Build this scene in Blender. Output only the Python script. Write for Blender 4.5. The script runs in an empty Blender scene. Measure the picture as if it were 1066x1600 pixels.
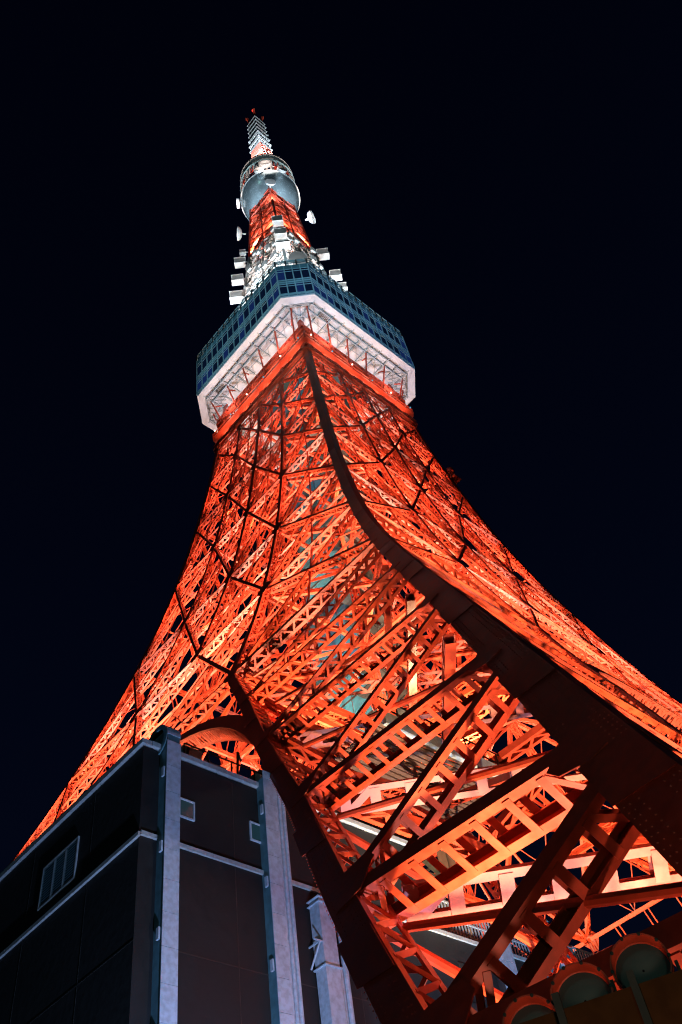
import bpy, math, random
import numpy as np
from mathutils import Vector, Matrix
random.seed(7)
RNG = random.Random(11)

# ------------------------------------------------------------------ camera
sc = bpy.context.scene
col = sc.collection
cam_d = bpy.data.cameras.new("camera")
cam = bpy.data.objects.new("camera", cam_d)
col.objects.link(cam)
sc.camera = cam
CAM = Vector((-63.6286, -54.8121, 1.5947))
YAW, PITCH, ROLL = 0.69255, 0.89112, -0.20434
fw = Vector((math.cos(PITCH) * math.cos(YAW), math.cos(PITCH) * math.sin(YAW), math.sin(PITCH)))
rt = Vector((math.sin(YAW), -math.cos(YAW), 0))
up = rt.cross(fw)
r2 = rt * math.cos(ROLL) + up * math.sin(ROLL)
u2 = -rt * math.sin(ROLL) + up * math.cos(ROLL)
M = Matrix((r2, u2, -fw)).transposed().to_4x4()
M.translation = CAM
cam.matrix_world = M
cam_d.sensor_fit = 'VERTICAL'
cam_d.sensor_height = 36.0
cam_d.lens = 1400.0 / 1600.0 * 36.0
cam_d.clip_start = 0.05
cam_d.clip_end = 6000

# ------------------------------------------------------------------ night sky
world = bpy.data.worlds.new("World")
sc.world = world
world.use_nodes = True
nt = world.node_tree
for n_ in list(nt.nodes):
    nt.nodes.remove(n_)
wo = nt.nodes.new('ShaderNodeOutputWorld')
bg = nt.nodes.new('ShaderNodeBackground')
tc = nt.nodes.new('ShaderNodeTexCoord')
sx = nt.nodes.new('ShaderNodeSeparateXYZ')
cr = nt.nodes.new('ShaderNodeValToRGB')
cr.color_ramp.elements[0].position = 0.0
cr.color_ramp.elements[0].color = (0.0014, 0.0030, 0.0105, 1)
cr.color_ramp.elements[1].position = 1.0
cr.color_ramp.elements[1].color = (0.0003, 0.0006, 0.0030, 1)
nt.links.new(tc.outputs['Generated'], sx.inputs[0])
nt.links.new(sx.outputs['Z'], cr.inputs[0])
nt.links.new(cr.outputs[0], bg.inputs[0])
bg.inputs[1].default_value = 1.0
nt.links.new(bg.outputs[0], wo.inputs[0])

# dim added fill from behind the camera, lifting the outer plates
sun_d = bpy.data.lights.new("fill_sun", 'SUN')
sun_d.energy = 0.035
sun_d.angle = math.radians(0.5)
sun_d.color = (0.55, 1.0, 0.8)
sun = bpy.data.objects.new("fill_sun", sun_d)
col.objects.link(sun)
sun.rotation_euler = Vector((0.86, 0.28, -0.42)).to_track_quat('-Z', 'Y').to_euler()

vs = sc.view_settings
vs.view_transform = 'Standard'
vs.look = 'None'
vs.exposure = 0.0
vs.gamma = 1.0
vs.use_curve_mapping = False
sc.cycles.max_bounces = 5
sc.cycles.diffuse_bounces = 1
sc.cycles.glossy_bounces = 2
sc.cycles.sample_clamp_indirect = 4.0
sc.cycles.use_denoising = True
sc.cycles.denoising_prefilter = 'NONE'
sc.cycles.filter_width = 1.15


def lamp(name, kind, loc, aim, power, colr, cone=120, blend=0.5, size=0.25):
    d = bpy.data.lights.new(name, kind)
    d.energy = power
    d.color = colr
    if kind == 'SPOT':
        d.spot_size = math.radians(cone)
        d.spot_blend = blend
    d.shadow_soft_size = size
    o = bpy.data.objects.new(name, d)
    col.objects.link(o)
    o.location = loc
    if aim is not None:
        o.rotation_euler = (Vector(aim) - Vector(loc)).to_track_quat('-Z', 'Y').to_euler()
    return o


WARM = (1.0, 0.60, 0.40)
WARM3 = (1.0, 0.76, 0.40)
WARM2 = (1.0, 0.74, 0.52)
COOL = (0.72, 0.86, 1.0)
# floodlights standing inside the four legs, aimed up along them
for sx_, sy_ in ((-1, -1), (-1, 1), (1, 1), (1, -1)):
    FAR = .2 if sx_ + sy_ > 0 else 1.0
    lamp("leg_floodlight", 'SPOT', (sx_ * 43.5, sy_ * 43.8, 2.2), (sx_ * 41, sy_ * 46.5, 30), 52000, WARM3, 74, .5, .4)
    lamp("leg_floodlight", 'SPOT', (sx_ * 45.6, sy_ * 45.6, 6.8), (sx_ * 43, sy_ * 43.6, 14.2), 2600, (1, .84, .74), 140, .5, .2)
    lamp("leg_floodlight", 'SPOT', (sx_ * 36.8, sy_ * 37.8, 3.0), (sx_ * 32, sy_ * 38.5, 48), 68000, WARM3, 58, .5, .4)
    lamp("leg_floodlight", 'SPOT', (sx_ * 24, sy_ * 24, 27), (sx_ * 15, sy_ * 15, 80), 135000 * FAR, WARM3, 150, .6, .5)
    lamp("ring_floodlight", 'SPOT', (sx_ * 19, sy_ * 19, 49.5), (sx_ * 12, sy_ * 12, 100), 56000 * FAR, WARM2, 150, .6, .4)
    lamp("ring_floodlight", 'SPOT', (sx_ * 12, sy_ * 12, 80.5), (sx_ * 9, sy_ * 9, 125), 32000 * FAR, WARM, 150, .6, .4)
    lamp("ring_floodlight", 'SPOT', (sx_ * 9, sy_ * 9, 106.8), (sx_ * 8, sy_ * 8, 140), 14000 * FAR, WARM, 150, .6, .4)
    lamp("roof_floodlight", 'SPOT', (sx_ * 11.5, sy_ * 11.5, 153.6), (sx_ * 3, sy_ * 3, 205), 85000, (.62, .88, 1), 100, .6, .4)
    lamp("roof_floodlight", 'SPOT', (sx_ * 3.5, sy_ * 3.5, 153.6), (0, 0, 215), 52000, (1, .84, .76), 110, .6, .4)
    lamp("upper_floodlight", 'SPOT', (sx_ * 4.2, sy_ * 4.2, 206.0), (sx_ * 2.5, sy_ * 2.5, 245), 15000, WARM2, 110, .6, .4)
for ax, ay in ((-1, 0), (0, -1), (1, 0), (0, 1)):
    lamp("ring_floodlight", 'SPOT', (ax * 22, ay * 22, 49.5), (ax * 14, ay * 14, 100), 46000 * (.25 if ax + ay > 0 else 1), WARM2, 150, .6, .4)
    lamp("roof_floodlight", 'SPOT', (ax * 12.5, ay * 12.5, 153.6), (ax * 3, ay * 3, 190), 52000, (1, .86, .8), 100, .6, .4)
    lamp("mast_floodlight", 'SPOT', (ax * 6.1, ay * 6.1, 258.5), (0, 0, 298), 230000, (.66, .86, 1), 60, .6, .3)
    for k in (-1, 1):
        x = ax * 12.3 if ax else k * 6.5
        y = ay * 12.3 if ay else k * 6.5
        lamp("belt_floodlight", 'SPOT', (x * 1.06, y * 1.06, 132.3), (x * 1.16, y * 1.16, 140), 1150, (.96, .88, 1), 150, .6, .2)
for ax, ay in ((-1, -1), (-1, 1), (1, -1), (1, 1)):
    lamp("bowl_floodlight", 'SPOT', (ax * 5.4, ay * 5.4, 222), (ax * 4.8, ay * 4.8, 240), 14000, COOL, 90, .6, .2)
    lamp("rim_floodlight", 'SPOT', (ax * 8.6, ay * 8.6, 236), (ax * 5.6, ay * 5.6, 249), 16000, (1, .8, .7), 80, .6, .2)
for ax, ay in ((-1, 0), (0, -1), (1, 0), (0, 1)):
    for k in (-1.5, -.5, .5, 1.5):
        x = ax * 13.4 if ax else k * 5.6
        y = ay * 13.4 if ay else k * 5.6
        lamp("belt_floodlight", 'SPOT', (x, y, 126.5), (x * (.86 if ax else 1), y * (.86 if ay else 1), 133), 1000, WARM, 110, .6, .15)
for z_ in (40.0, 66.0, 96.0):
    lamp("shaft_fill", 'SPOT', (-9.5, -2.5, z_), (-4, 0.3, z_ + 22), 6500, (0.5, 0.82, 1.0), 70, .6, .2)  # added cool fill that brings out the shaft cladding
lamp("leg_floodlight", 'SPOT', (-50.3, -48.8, 3.6), (-49.6, -45.9, 9.6), 550, WARM, 80, .6, .15)  # extra lamp added to lighten the near diagonal brace
# cool floodlights in the street in front of the annexe
lamp("street_floodlight", 'SPOT', (-50.5, -40.5, 0.6), (-44.2, -30.5, 20), 16000, (0.36, 0.56, 1.0), 60, .3, .15)
lamp("street_floodlight", 'SPOT', (-36, -38, 0.6), (-26, -29, 21), 26000, (0.4, 0.65, 1.0), 70, .4, .15)
# added unseen fill lamps for the outer plates, the rack and the deck
lamp("plate_fill", 'POINT', (-65.5, -59.0, 1.3), None, 400, (0.40, 1.0, 0.66), size=.2)  # added fill for the dark outer plates and the rack
lamp("rack_fill", 'SPOT', (-57.9, -51.6, 1.2), (-56.5, -50.3, 4.8), 300, WARM, 70, .5, .1)  # added fill aimed up at the hood rims
lamp("deck_fill", 'SPOT', (-170, -60, 18), (-6, -3, 147), 900000, (0.40, 0.8, 1.0), 10.5, .5, .6)  # added fill from far outside so the deck frames show
lamp("deck_fill", 'SPOT', (-20, -175, 18), (2, -6, 147), 620000, (0.26, 0.55, 1.0), 10.5, .5, .6)


# ------------------------------------------------------------------ materials
def new_mat(name):
    m = bpy.data.materials.new(name)
    m.use_nodes = True
    t = m.node_tree
    b = t.nodes['Principled BSDF']
    return m, t, b


def paint(name, rgb, rough=0.45, var=0.25, scale=0.9, bump=0.05, metal=0.0, grime=0.5, spec=0.5):
    m, t, b = new_mat(name)
    tcd = t.nodes.new('ShaderNodeTexCoord')
    n1 = t.nodes.new('ShaderNodeTexNoise')
    n1.inputs['Scale'].default_value = scale
    n1.inputs['Detail'].default_value = 6
    n2 = t.nodes.new('ShaderNodeTexNoise')
    n2.inputs['Scale'].default_value = scale * 9
    n2.inputs['Detail'].default_value = 4
    t.links.new(tcd.outputs['Object'], n1.inputs['Vector'])
    t.links.new(tcd.outputs['Object'], n2.inputs['Vector'])
    r = t.nodes.new('ShaderNodeValToRGB')
    r.color_ramp.elements[0].position = 0.3
    r.color_ramp.elements[1].position = 0.7
    r.color_ramp.elements[0].color = tuple(c * (1 - var) for c in rgb) + (1,)
    r.color_ramp.elements[1].color = tuple(min(1, c * (1 + var * .4)) for c in rgb) + (1,)
    t.links.new(n1.outputs['Fac'], r.inputs[0])
    mx = t.nodes.new('ShaderNodeMixRGB')
    mx.blend_type = 'MULTIPLY'
    mx.inputs[0].default_value = grime
    g = t.nodes.new('ShaderNodeValToRGB')
    g.color_ramp.elements[0].position = 0.35
    g.color_ramp.elements[1].position = 0.6
    g.color_ramp.elements[0].color = (.55, .5, .48, 1)
    g.color_ramp.elements[1].color = (1, 1, 1, 1)
    t.links.new(n2.outputs['Fac'], g.inputs[0])
    t.links.new(r.outputs[0], mx.inputs[1])
    t.links.new(g.outputs[0], mx.inputs[2])
    t.links.new(mx.outputs[0], b.inputs['Base Color'])
    mr = t.nodes.new('ShaderNodeMapRange')
    mr.inputs['To Min'].default_value = rough - .1
    mr.inputs['To Max'].default_value = rough + .15
    t.links.new(n2.outputs['Fac'], mr.inputs['Value'])
    t.links.new(mr.outputs[0], b.inputs['Roughness'])
    b.inputs['Metallic'].default_value = metal
    b.inputs['Specular IOR Level'].default_value = spec
    if bump:
        bp = t.nodes.new('ShaderNodeBump')
        bp.inputs['Strength'].default_value = bump
        bp.inputs['Distance'].default_value = 0.05
        t.links.new(n2.outputs['Fac'], bp.inputs['Height'])
        t.links.new(bp.outputs[0], b.inputs['Normal'])
    return m


def glass_dark(name, rgb, rough=0.08, emit=None, strength=0.0):
    m, t, b = new_mat(name)
    b.inputs['Base Color'].default_value = rgb + (1,)
    b.inputs['Roughness'].default_value = rough
    b.inputs['Specular IOR Level'].default_value = 0.8
    if emit:
        b.inputs['Emission Color'].default_value = emit + (1,)
        b.inputs['Emission Strength'].default_value = strength
    return m


def emitter(name, rgb, s):
    m, t, b = new_mat(name)
    b.inputs['Base Color'].default_value = rgb + (1,)
    b.inputs['Emission Color'].default_value = rgb + (1,)
    b.inputs['Emission Strength'].default_value = s
    return m


ORANGE = paint("orange_paint", (0.66, 0.056, 0.02), .42, .28, .35, .04)
PALE_LIT = paint("lit_orange_paint", (0.45, 0.085, 0.075), .45, .25, .4, .04)  # pink tint puts whitish light into the colour of some orange beams
WHITE = paint("white_paint", (0.74, 0.74, 0.74), .45, .12, .5, .04)
CABW = paint("cabinet_paint", (0.5, 0.46, 0.44), .5, .25, .8, .03, grime=.7)
PANELW = paint("soffit_white", (0.70, 0.66, 0.68), .6, .1, .7, .02, grime=.15)
GREYST = paint("grey_steel", (0.42, 0.44, 0.45), .45, .2, .6, .03)
TEALST = paint("teal_steel", (0.10, 0.22, 0.27), .4, .25, .4, .03)
FRAME = paint("deck_frame", (0.36, 0.52, 0.56), .4, .2, .4, .02)
TEALCL = paint("teal_cladding", (0.045, 0.23, 0.33), .5, .3, .25, .05)
BROWNW = paint("brown_cladding", (0.10, 0.06, 0.05), .6, .3, .3, .05)
WALLD = paint("dark_wall_render", (0.010, 0.009, 0.010), .75, .3, .35, .25)
PANEL = paint("pale_panel", (0.46, 0.55, 0.68), .45, .1, .6, .02)
TRIM = paint("pale_trim", (0.45, 0.47, 0.5), .5, .2, .8, .03)
CONC = paint("concrete", (0.28, 0.28, 0.28), .85, .25, .6, .3)
ASPH = paint("asphalt", (0.05, 0.05, 0.052), .9, .3, 1.2, .4)
DARKM = paint("dark_metal", (0.035, 0.03, 0.028), .5, .3, .8, .05)
BROWNM = paint("brown_metal", (0.06, 0.022, 0.007), .6, .25, .8, .05, spec=.08)
SLAT = paint("soffit_slat", (0.15, 0.07, 0.05), .6, .2, .8, .04)
DECKGL = glass_dark("deck_glass", (0.004, 0.008, 0.02), .06, (0.02, 0.06, 0.2), .06)
DECKGL2 = glass_dark("deck_glass_blue", (0.004, 0.01, 0.03), .06, (0.02, 0.06, 0.3), .22)
WINGL = glass_dark("window_glass", (0.02, 0.05, 0.06), .1, (0.1, 0.3, 0.34), .05)
LENS = glass_dark("lamp_glass", (0.012, 0.032, 0.036), .5)
DOME = paint("bowl_metal", (0.42, 0.56, 0.62), .22, .5, .22, 0, metal=.6, grime=.1)  # strong tone variation stands in for reflections on the bowl
REDLT = emitter("red_beacon", (1.0, 0.05, 0.03), 1.6)
WLAMP = emitter("white_lamp", (1.0, 0.86, 0.75), 2.5)
BLAMP = emitter("blue_lamp", (0.05, 0.25, 0.40), .6)


# ------------------------------------------------------------------ mesh helpers
class MB:
    def __init__(s):
        s.v = []
        s.f = []

    def box(s, c, ax, ay, az):
        """c centre, ax/ay/az half axis vectors"""
        i = len(s.v)
        for sz in (-1, 1):
            for sy in (-1, 1):
                for sx_ in (-1, 1):
                    s.v.append((c[0] + sx_ * ax[0] + sy * ay[0] + sz * az[0],
                                c[1] + sx_ * ax[1] + sy * ay[1] + sz * az[1],
                                c[2] + sx_ * ax[2] + sy * ay[2] + sz * az[2]))
        s.f += [(i, i + 2, i + 3, i + 1), (i + 4, i + 5, i + 7, i + 6), (i, i + 1, i + 5, i + 4),
                (i + 2, i + 6, i + 7, i + 3), (i, i + 4, i + 6, i + 2), (i + 1, i + 3, i + 7, i + 5)]

    def abox(s, x0, x1, y0, y1, z0, z1):
        s.box(((x0 + x1) / 2, (y0 + y1) / 2, (z0 + z1) / 2), ((x1 - x0) / 2, 0, 0), (0, (y1 - y0) / 2, 0), (0, 0, (z1 - z0) / 2))

    def bar(s, a, b, w, d, n=(0, 0, 1)):
        a = Vector(a)
        b = Vector(b)
        t = b - a
        L = t.length
        if L < 1e-4:
            return
        t /= L
        n = Vector(n)
        n = n - t * n.dot(t)
        if n.length < 1e-3:
            n = Vector((1, 0, 0)) - t * t.x
            if n.length < 1e-3:
                n = Vector((0, 1, 0))
        n.normalize()
        q = t.cross(n)
        s.box((a + b) / 2, t * (L / 2), q * (w / 2), n * (d / 2))

    def tube(s, pts, r, k=8, caps=True):
        pts = [Vector(p) for p in pts]
        rings = []
        for j, p in enumerate(pts):
            t = (pts[min(j + 1, len(pts) - 1)] - pts[max(j - 1, 0)]).normalized()
            a = t.orthogonal().normalized() if j == 0 else (pa - t * pa.dot(t)).normalized()
            pa = a
            b = t.cross(a)
            i = len(s.v)
            for m in range(k):
                an = 2 * math.pi * m / k
                q = p + (a * math.cos(an) + b * math.sin(an)) * r
                s.v.append(tuple(q))
            rings.append(i)
        for i, j in zip(rings[:-1], rings[1:]):
            for m in range(k):
                s.f.append((i + m, i + (m + 1) % k, j + (m + 1) % k, j + m))
        if caps:
            s.f.append(tuple(rings[0] + m for m in reversed(range(k))))
            s.f.append(tuple(rings[-1] + m for m in range(k)))

    def sweep(s, loops, closed=True, caps=True):
        k = len(loops[0])
        base = []
        for lp in loops:
            base.append(len(s.v))
            s.v += [tuple(p) for p in lp]
        for i, j in zip(base[:-1], base[1:]):
            for m in range(k if closed else k - 1):
                s.f.append((i + m, i + (m + 1) % k, j + (m + 1) % k, j + m))
        if caps:
            s.f.append(tuple(base[0] + m for m in reversed(range(k))))
            s.f.append(tuple(base[-1] + m for m in range(k)))

    def prism(s, poly, off):
        """poly list of 3d points, off extrusion vector"""
        off = Vector(off)
        s.sweep([poly, [Vector(p) + off for p in poly]])

    def lathe(s, prof, c=(0, 0, 0), k=40, axis=None):
        base = []
        A = Matrix.Identity(3)
        if axis is not None:
            A = Vector(axis).to_track_quat('Z', 'Y').to_matrix()
        c = Vector(c)
        for r, z in prof:
            base.append(len(s.v))
            for m in range(k):
                an = 2 * math.pi * m / k
                s.v.append(tuple(c + A @ Vector((r * math.cos(an), r * math.sin(an), z))))
        for i, j in zip(base[:-1], base[1:]):
            for m in range(k):
                s.f.append((i + m, i + (m + 1) % k, j + (m + 1) % k, j + m))

    def mesh(s, name, mat):
        me = bpy.data.meshes.new(name)
        me.from_pydata(s.v, [], s.f)
        me.materials.append(mat)
        return me

    def build(s, name, mat, parent=None, smooth=False, kind=None):
        me = s.mesh(name, mat)
        if smooth:
            for p in me.polygons:
                p.use_smooth = True
        o = bpy.data.objects.new(name, me)
        col.objects.link(o)
        if parent is not None:
            o.parent = parent
        if kind:
            o['kind'] = kind
        return o


def thing(name, label, cat, loc=(0, 0, 0), group=None):
    o = bpy.data.objects.new(name, None)
    o.empty_display_size = 1
    col.objects.link(o)
    o.location = loc
    o['label'] = label
    o['category'] = cat
    if group:
        o['group'] = group
    return o


def tag(o, label, cat, group=None):
    o['label'] = label
    o['category'] = cat
    if group:
        o['group'] = group
    return o


def partbox(name, mat, parent, x0, x1, y0, y1, z0, z1):
    m = MB()
    m.abox(x0, x1, y0, y1, z0, z1)
    return m.build(name, mat, parent)


# ------------------------------------------------------------------ ground
g = MB()
g.abox(-1500, 1500, -1500, 1500, -0.5, 0)
o = g.build("ground", ASPH)
o['kind'] = 'structure'
g = MB()
g.abox(-62, 62, -62, 62, 0.004, 0.12)
o = g.build("pavement", CONC)
o['kind'] = 'structure'

# ------------------------------------------------------------------ the tower: profile
AZ = [0, 5, 10, 15, 20, 25, 30, 35, 40, 45, 50, 55, 60, 65, 70, 75, 80, 85, 90, 95, 100, 105, 110, 115, 120, 125, 130, 135, 140, 152,
      175, 194, 205, 232, 242]
AV = [54.7, 52.19, 49.7, 47.24, 44.81, 42.38, 39.9, 37.4, 34.97, 32.6, 30.29, 28.09, 26.06, 24.21, 22.51, 20.96, 19.54, 18.25, 17.12,
      16.14, 15.29, 14.51, 13.77, 13.09, 12.51, 12.01, 11.55, 11.11, 10.66, 9.6, 7.7, 6.2, 5.4, 4.3, 3.9]
BZ = [0, 7.6, 11, 13.4, 20, 29.4, 39, 48.5, 60]
BV = [47.2, 44.0, 41.4, 39.6, 34.9, 27.7, 20.8, 13.8, 11.7]


def A(z):
    return float(np.interp(z, AZ, AV))


def B(z):
    return 0.45 * A(z) if z >= 48.5 else float(np.interp(z, BZ, BV))


def nO(z): return Vector((-A(z), -A(z), z))
def nL(z): return Vector((-A(z), -B(z), z))
def nR(z): return Vector((-B(z), -A(z), z))
def nI(z): return Vector((-B(z), -B(z), z))


TOWER = thing("broadcast_tower", "giant orange and white floodlit lattice steel tower with two observation decks", "tower")
QUAD = []          # (object, list of children) of the near quadrant, copied three times


def reg(o, sub=()):
    QUAD.append((o, list(sub)))
    return o


def frame_of(P0, P1, n):
    t = P1 - P0
    L = t.length
    t = t / L
    n = Vector(n)
    n = (n - t * n.dot(t)).normalized()
    return t, n, t.cross(n), L


def member(name, P0, P1, n, w, d, inset=0.03, lace='zig', pitch=None, e0=0.0, e1=0.0, mat=None, near=False, plate=0.03,
           flange=0.22, register=True, bw=None, fullplate=True):
    """laced box beam: two channels facing each other, joined by battens or zigzag bars on both sides"""
    mat = mat or ORANGE
    P0 = Vector(P0)
    P1 = Vector(P1)
    t, n, q, L = frame_of(P0, P1, n)
    P0 = P0 + t * e0
    P1 = P1 - t * e1
    L = (P1 - P0).length
    C = P0 - n * (inset + d / 2)

    def pt(a, b, c):            # along, side, outward
        return C + t * a + q * b + n * c
    fl = d * flange
    fr = MB()
    hw = w / 2
    hd = d / 2
    for sgn in (1, -1):
        if sgn > 0 or fullplate:
            fr.box(pt(L / 2, 0, sgn * (hd - plate / 2)), t * (L / 2), q * hw, n * (plate / 2))
        for sd in (1, -1):
            fr.box(pt(L / 2, sd * (hw - plate / 2), sgn * (hd - plate - fl / 2)), t * (L / 2), q * (plate / 2), n * (fl / 2))
    pieces = []
    bw = (bw or d * 0.3)
    pitch = pitch or d * 1.0
    span = hd - plate - fl * .35
    th = 0.012
    if lace == 'ladder':
        k = max(2, int(round(L / pitch)))
        step = L / k
        for sd in (1, -1):
            b = sd * (hw + th)
            for j in range(k + 1):
                a = min(max(j * step, bw / 2), L - bw / 2)
                pieces.append((pt(a, b, 0), t * (bw / 2), q * th, n * span))
            for j in (0, k - 1):
                a0, a1 = j * step, (j + 1) * step
                up_ = 1 if j == 0 else -1
                A0 = pt(a0 + bw * .8, b, -up_ * span * .9)
                A1 = pt(a1 - bw * .4, b, up_ * span * .9)
                tt = (A1 - A0)
                pieces.append(((A0 + A1) / 2, tt / 2, q * th * .8, tt.normalized().cross(q) * (bw * .36)))
    elif lace == 'zig':
        k = max(2, int(round(L / pitch)))
        step = L / k
        for sd in (1, -1):
            b = sd * (hw + th)
            for j in range(k):
                s0 = 1 if j % 2 else -1
                A0 = pt(j * step, b, -s0 * span)
                A1 = pt((j + 1) * step, b, s0 * span)
                tt = (A1 - A0)
                pieces.append(((A0 + A1) / 2, tt / 2, q * th, tt.normalized().cross(q) * (bw * .36)))
    elif lace == 'solid':
        for sd in (1, -1):
            pieces.append((pt(L / 2, sd * (hw + th), 0), t * (L / 2), q * th, n * span))
    full = MB()
    full.v = list(fr.v)
    full.f = list(fr.f)
    for p in pieces:
        full.box(*p)
    if near:
        o = fr.build(name, mat, TOWER)
        sub = []
        cache = {}
        for c, ax, ay, az in pieces:
            key = (round(ax.length, 3), round(az.length, 3))
            if key not in cache:
                mb = MB()
                mb.box((0, 0, 0), (ax.length, 0, 0), (0, ay.length, 0), (0, 0, az.length))
                cache[key] = mb.mesh("batten_plate", mat)
            s_ = bpy.data.objects.new("batten_plate", cache[key])
            col.objects.link(s_)
            s_.parent = o
            mm = Matrix((ax.normalized(), ay.normalized(), az.normalized())).transposed().to_4x4()
            mm.translation = c
            s_.matrix_basis = mm
            sub.append(s_)
        o['full'] = 1
        me = full.mesh(name, mat)
        reg(o)
        QUAD[-1] = (o, me)
        return o
    o = full.build(name, mat, TOWER)
    if register:
        reg(o)
    return o


def column(name, zs, posfn, wfn, solid_sides, mat=None, register=True, lace=True, pitch=1.0, rivets=None):
    """box column; posfn(z) gives the outer corner and the two inward unit directions"""
    mat = mat or ORANGE
    m = MB()
    th = 0.05
    secs = []
    for z in zs:
        P, d1, d2 = posfn(z)
        w1, w2 = wfn(z)
        secs.append((P, d1, d2, w1, w2))

    def strip(a0, a1, b0, b1):
        # a,b fractional/absolute offsets: tuples (frac, abs)
        loops = []
        for P, d1, d2, w1, w2 in secs:
            def at(a, b):
                return P + d1 * (a[0] * w1 + a[1]) + d2 * (b[0] * w2 + b[1])
            loops.append([at(a0, b0), at(a1, b0), at(a1, b1), at(a0, b1)])
        m.sweep(loops)
    e = 0.16
    # side 'a': outer plate on d2=0 spanning d1 ; side 'b': outer plate on d1=0 spanning d2
    sides = {
        'a0': ((0, 0), (1, 0), (0, 0), (0, th)),
        'b0': ((0, 0), (0, th), (0, th), (1, -th)),
        'a1': ((0, 0), (1, 0), (1, -th), (1, 0)),
        'b1': ((1, -th), (1, 0), (0, th), (1, -th)),
    }
    for key, (a0, a1, b0, b1) in sides.items():
        if key in solid_sides:
            strip(a0, a1, b0, b1)
        else:
            if key[0] == 'a':
                strip(a0, (e, 0), b0, b1)
                strip((1 - e, 0), a1, b0, b1)
            else:
                strip(a0, a1, b0, (e, 0))
                strip(a0, a1, (1 - e, 0), b1)
            if lace:
                # zigzag bars
                tot = [0.0]
                for s0, s1 in zip(secs[:-1], secs[1:]):
                    tot.append(tot[-1] + (s1[0] - s0[0]).length)
                pos = 0.0
                k = int(tot[-1] / pitch)

                def samp(x, fa, fb):
                    j = min(np.searchsorted(tot, x, side='right') - 1, len(secs) - 2)
                    f = (x - tot[j]) / (tot[j + 1] - tot[j])
                    r_ = []
                    for P, d1, d2, w1, w2 in (secs[j], secs[j + 1]):
                        r_.append(P + d1 * (fa * w1) + d2 * (fb * w2))
                    return r_[0].lerp(r_[1], f)
                off = 0.004
                for i in range(k):
                    x0, x1 = i * tot[-1] / k, (i + 1) * tot[-1] / k
                    f0, f1 = (0.1, 0.9) if i % 2 else (0.9, 0.1)
                    if key == 'a1':
                        p0, p1, nn = samp(x0, f0, 1 - off), samp(x1, f1, 1 - off), secs[0][2]
                    elif key == 'a0':
                        p0, p1, nn = samp(x0, f0, off), samp(x1, f1, off), secs[0][2]
                    elif key == 'b1':
                        p0, p1, nn = samp(x0, 1 - off, f0), samp(x1, 1 - off, f1), secs[0][1]
                    else:
                        p0, p1, nn = samp(x0, off, f0), samp(x1, off, f1), secs[0][1]
                    m.bar(p0, p1, 0.15, 0.02, nn)
    o = m.build(name, mat, TOWER)
    if register:
        reg(o)
    return o


X, Y_, Z = Vector((1, 0, 0)), Vector((0, 1, 0)), Vector((0, 0, 1))
LEG_Z = [0.0, 7.2, 12.9, 20.0, 28.8, 38.5, 48.3]
UP_Z = [48.3, 64.6, 79.2, 94.0, 106.0, 116.8, 125.0]
COLZ = [0, 3.5, 7.6, 9.4, 11, 12.2, 13.4, 16, 18, 20, 22.5, 25, 27.2, 29.4, 32, 34.5, 37, 39, 41.5, 44, 46.3, 48.5, 52, 56, 60, 64.6, 72, 79.2, 86, 94, 100, 106, 111, 116.8, 121, 125, 130, 135, 139.6]
wO = lambda z: (float(np.interp(z, [0, 15, 30, 60, 95, 140], [1.6, 1.38, 1.14, 1.05, 1.0, .8])),) * 2
# corner column of the leg (two solid outer plates)
column("corner_column", COLZ, lambda z: (nO(z), X, Y_), wO, ('a0', 'b0'), pitch=1.1)
wI = lambda z: (float(np.interp(z, [0, 20, 48, 64, 125], [1.3, 1.2, 1.0, .7, .5])), float(np.interp(z, [0, 20, 48, 64, 125], [1.1, .98, .88, .56, .42])))
# inner face columns: L on the face x=-a, R on the face y=-a
column("inner_column", [z for z in COLZ if z < 126], lambda z: (nL(z) + Vector((0, -.1 * wI(z)[1], 0)), X, Y_), wI, ('b0',), pitch=.85)
column("inner_column", [z for z in COLZ if z < 126], lambda z: (nR(z) + Vector((-.1 * wI(z)[1], 0, 0)), Y_, X), wI, ('b0',), pitch=.85)
column("inner_column", [z for z in COLZ if z < 80], lambda z: (nI(z) + Vector((-.4, -.4, 0)), X, Y_), lambda z: (.8, .8), (), pitch=1.0)
# centre column of the face x=-a
column("face_column", [z for z in COLZ if 64 < z < 126], lambda z: (Vector((-A(z), -.3, z)), X, Y_), lambda z: (.8, .6), ('b0',), pitch=.9)


def gusset(P, dirs, n, name="gusset_plate", th=0.03):
    """flat plate on the outer face: convex hull of arms (unit dir, length, halfwidth)"""
    n = Vector(n).normalized()
    e1 = (dirs[0][0] - n * dirs[0][0].dot(n)).normalized()
    e2 = n.cross(e1)
    pts = []
    for d_, ln, hw in dirs:
        d2 = Vector((d_.dot(e1), d_.dot(e2)))
        d2.normalize()
        p2 = Vector((-d2.y, d2.x))
        pts += [d2 * ln + p2 * hw, d2 * ln - p2 * hw]
    pts = sorted((round(p.x, 4), round(p.y, 4)) for p in pts)

    def half(ps):
        h = []
        for p in ps:
            while len(h) >= 2 and (h[-1][0] - h[-2][0]) * (p[1] - h[-2][1]) - (h[-1][1] - h[-2][1]) * (p[0] - h[-2][0]) <= 0:
                h.pop()
            h.append(p)
        return h
    lo, hi = half(pts), half(pts[::-1])
    hull = lo[:-1] + hi[:-1]
    m = MB()
    m.prism([P + e1 * a + e2 * b + n * 0.012 for a, b in hull], n * th)
    return reg(m.build(name, ORANGE, TOWER))


def face_n(z, ax):
    sl = (A(z - 1) - A(z + 1)) / 2
    v = Vector((-1, 0, sl)) if ax == 0 else Vector((0, -1, sl))
    return v.normalized()


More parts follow.
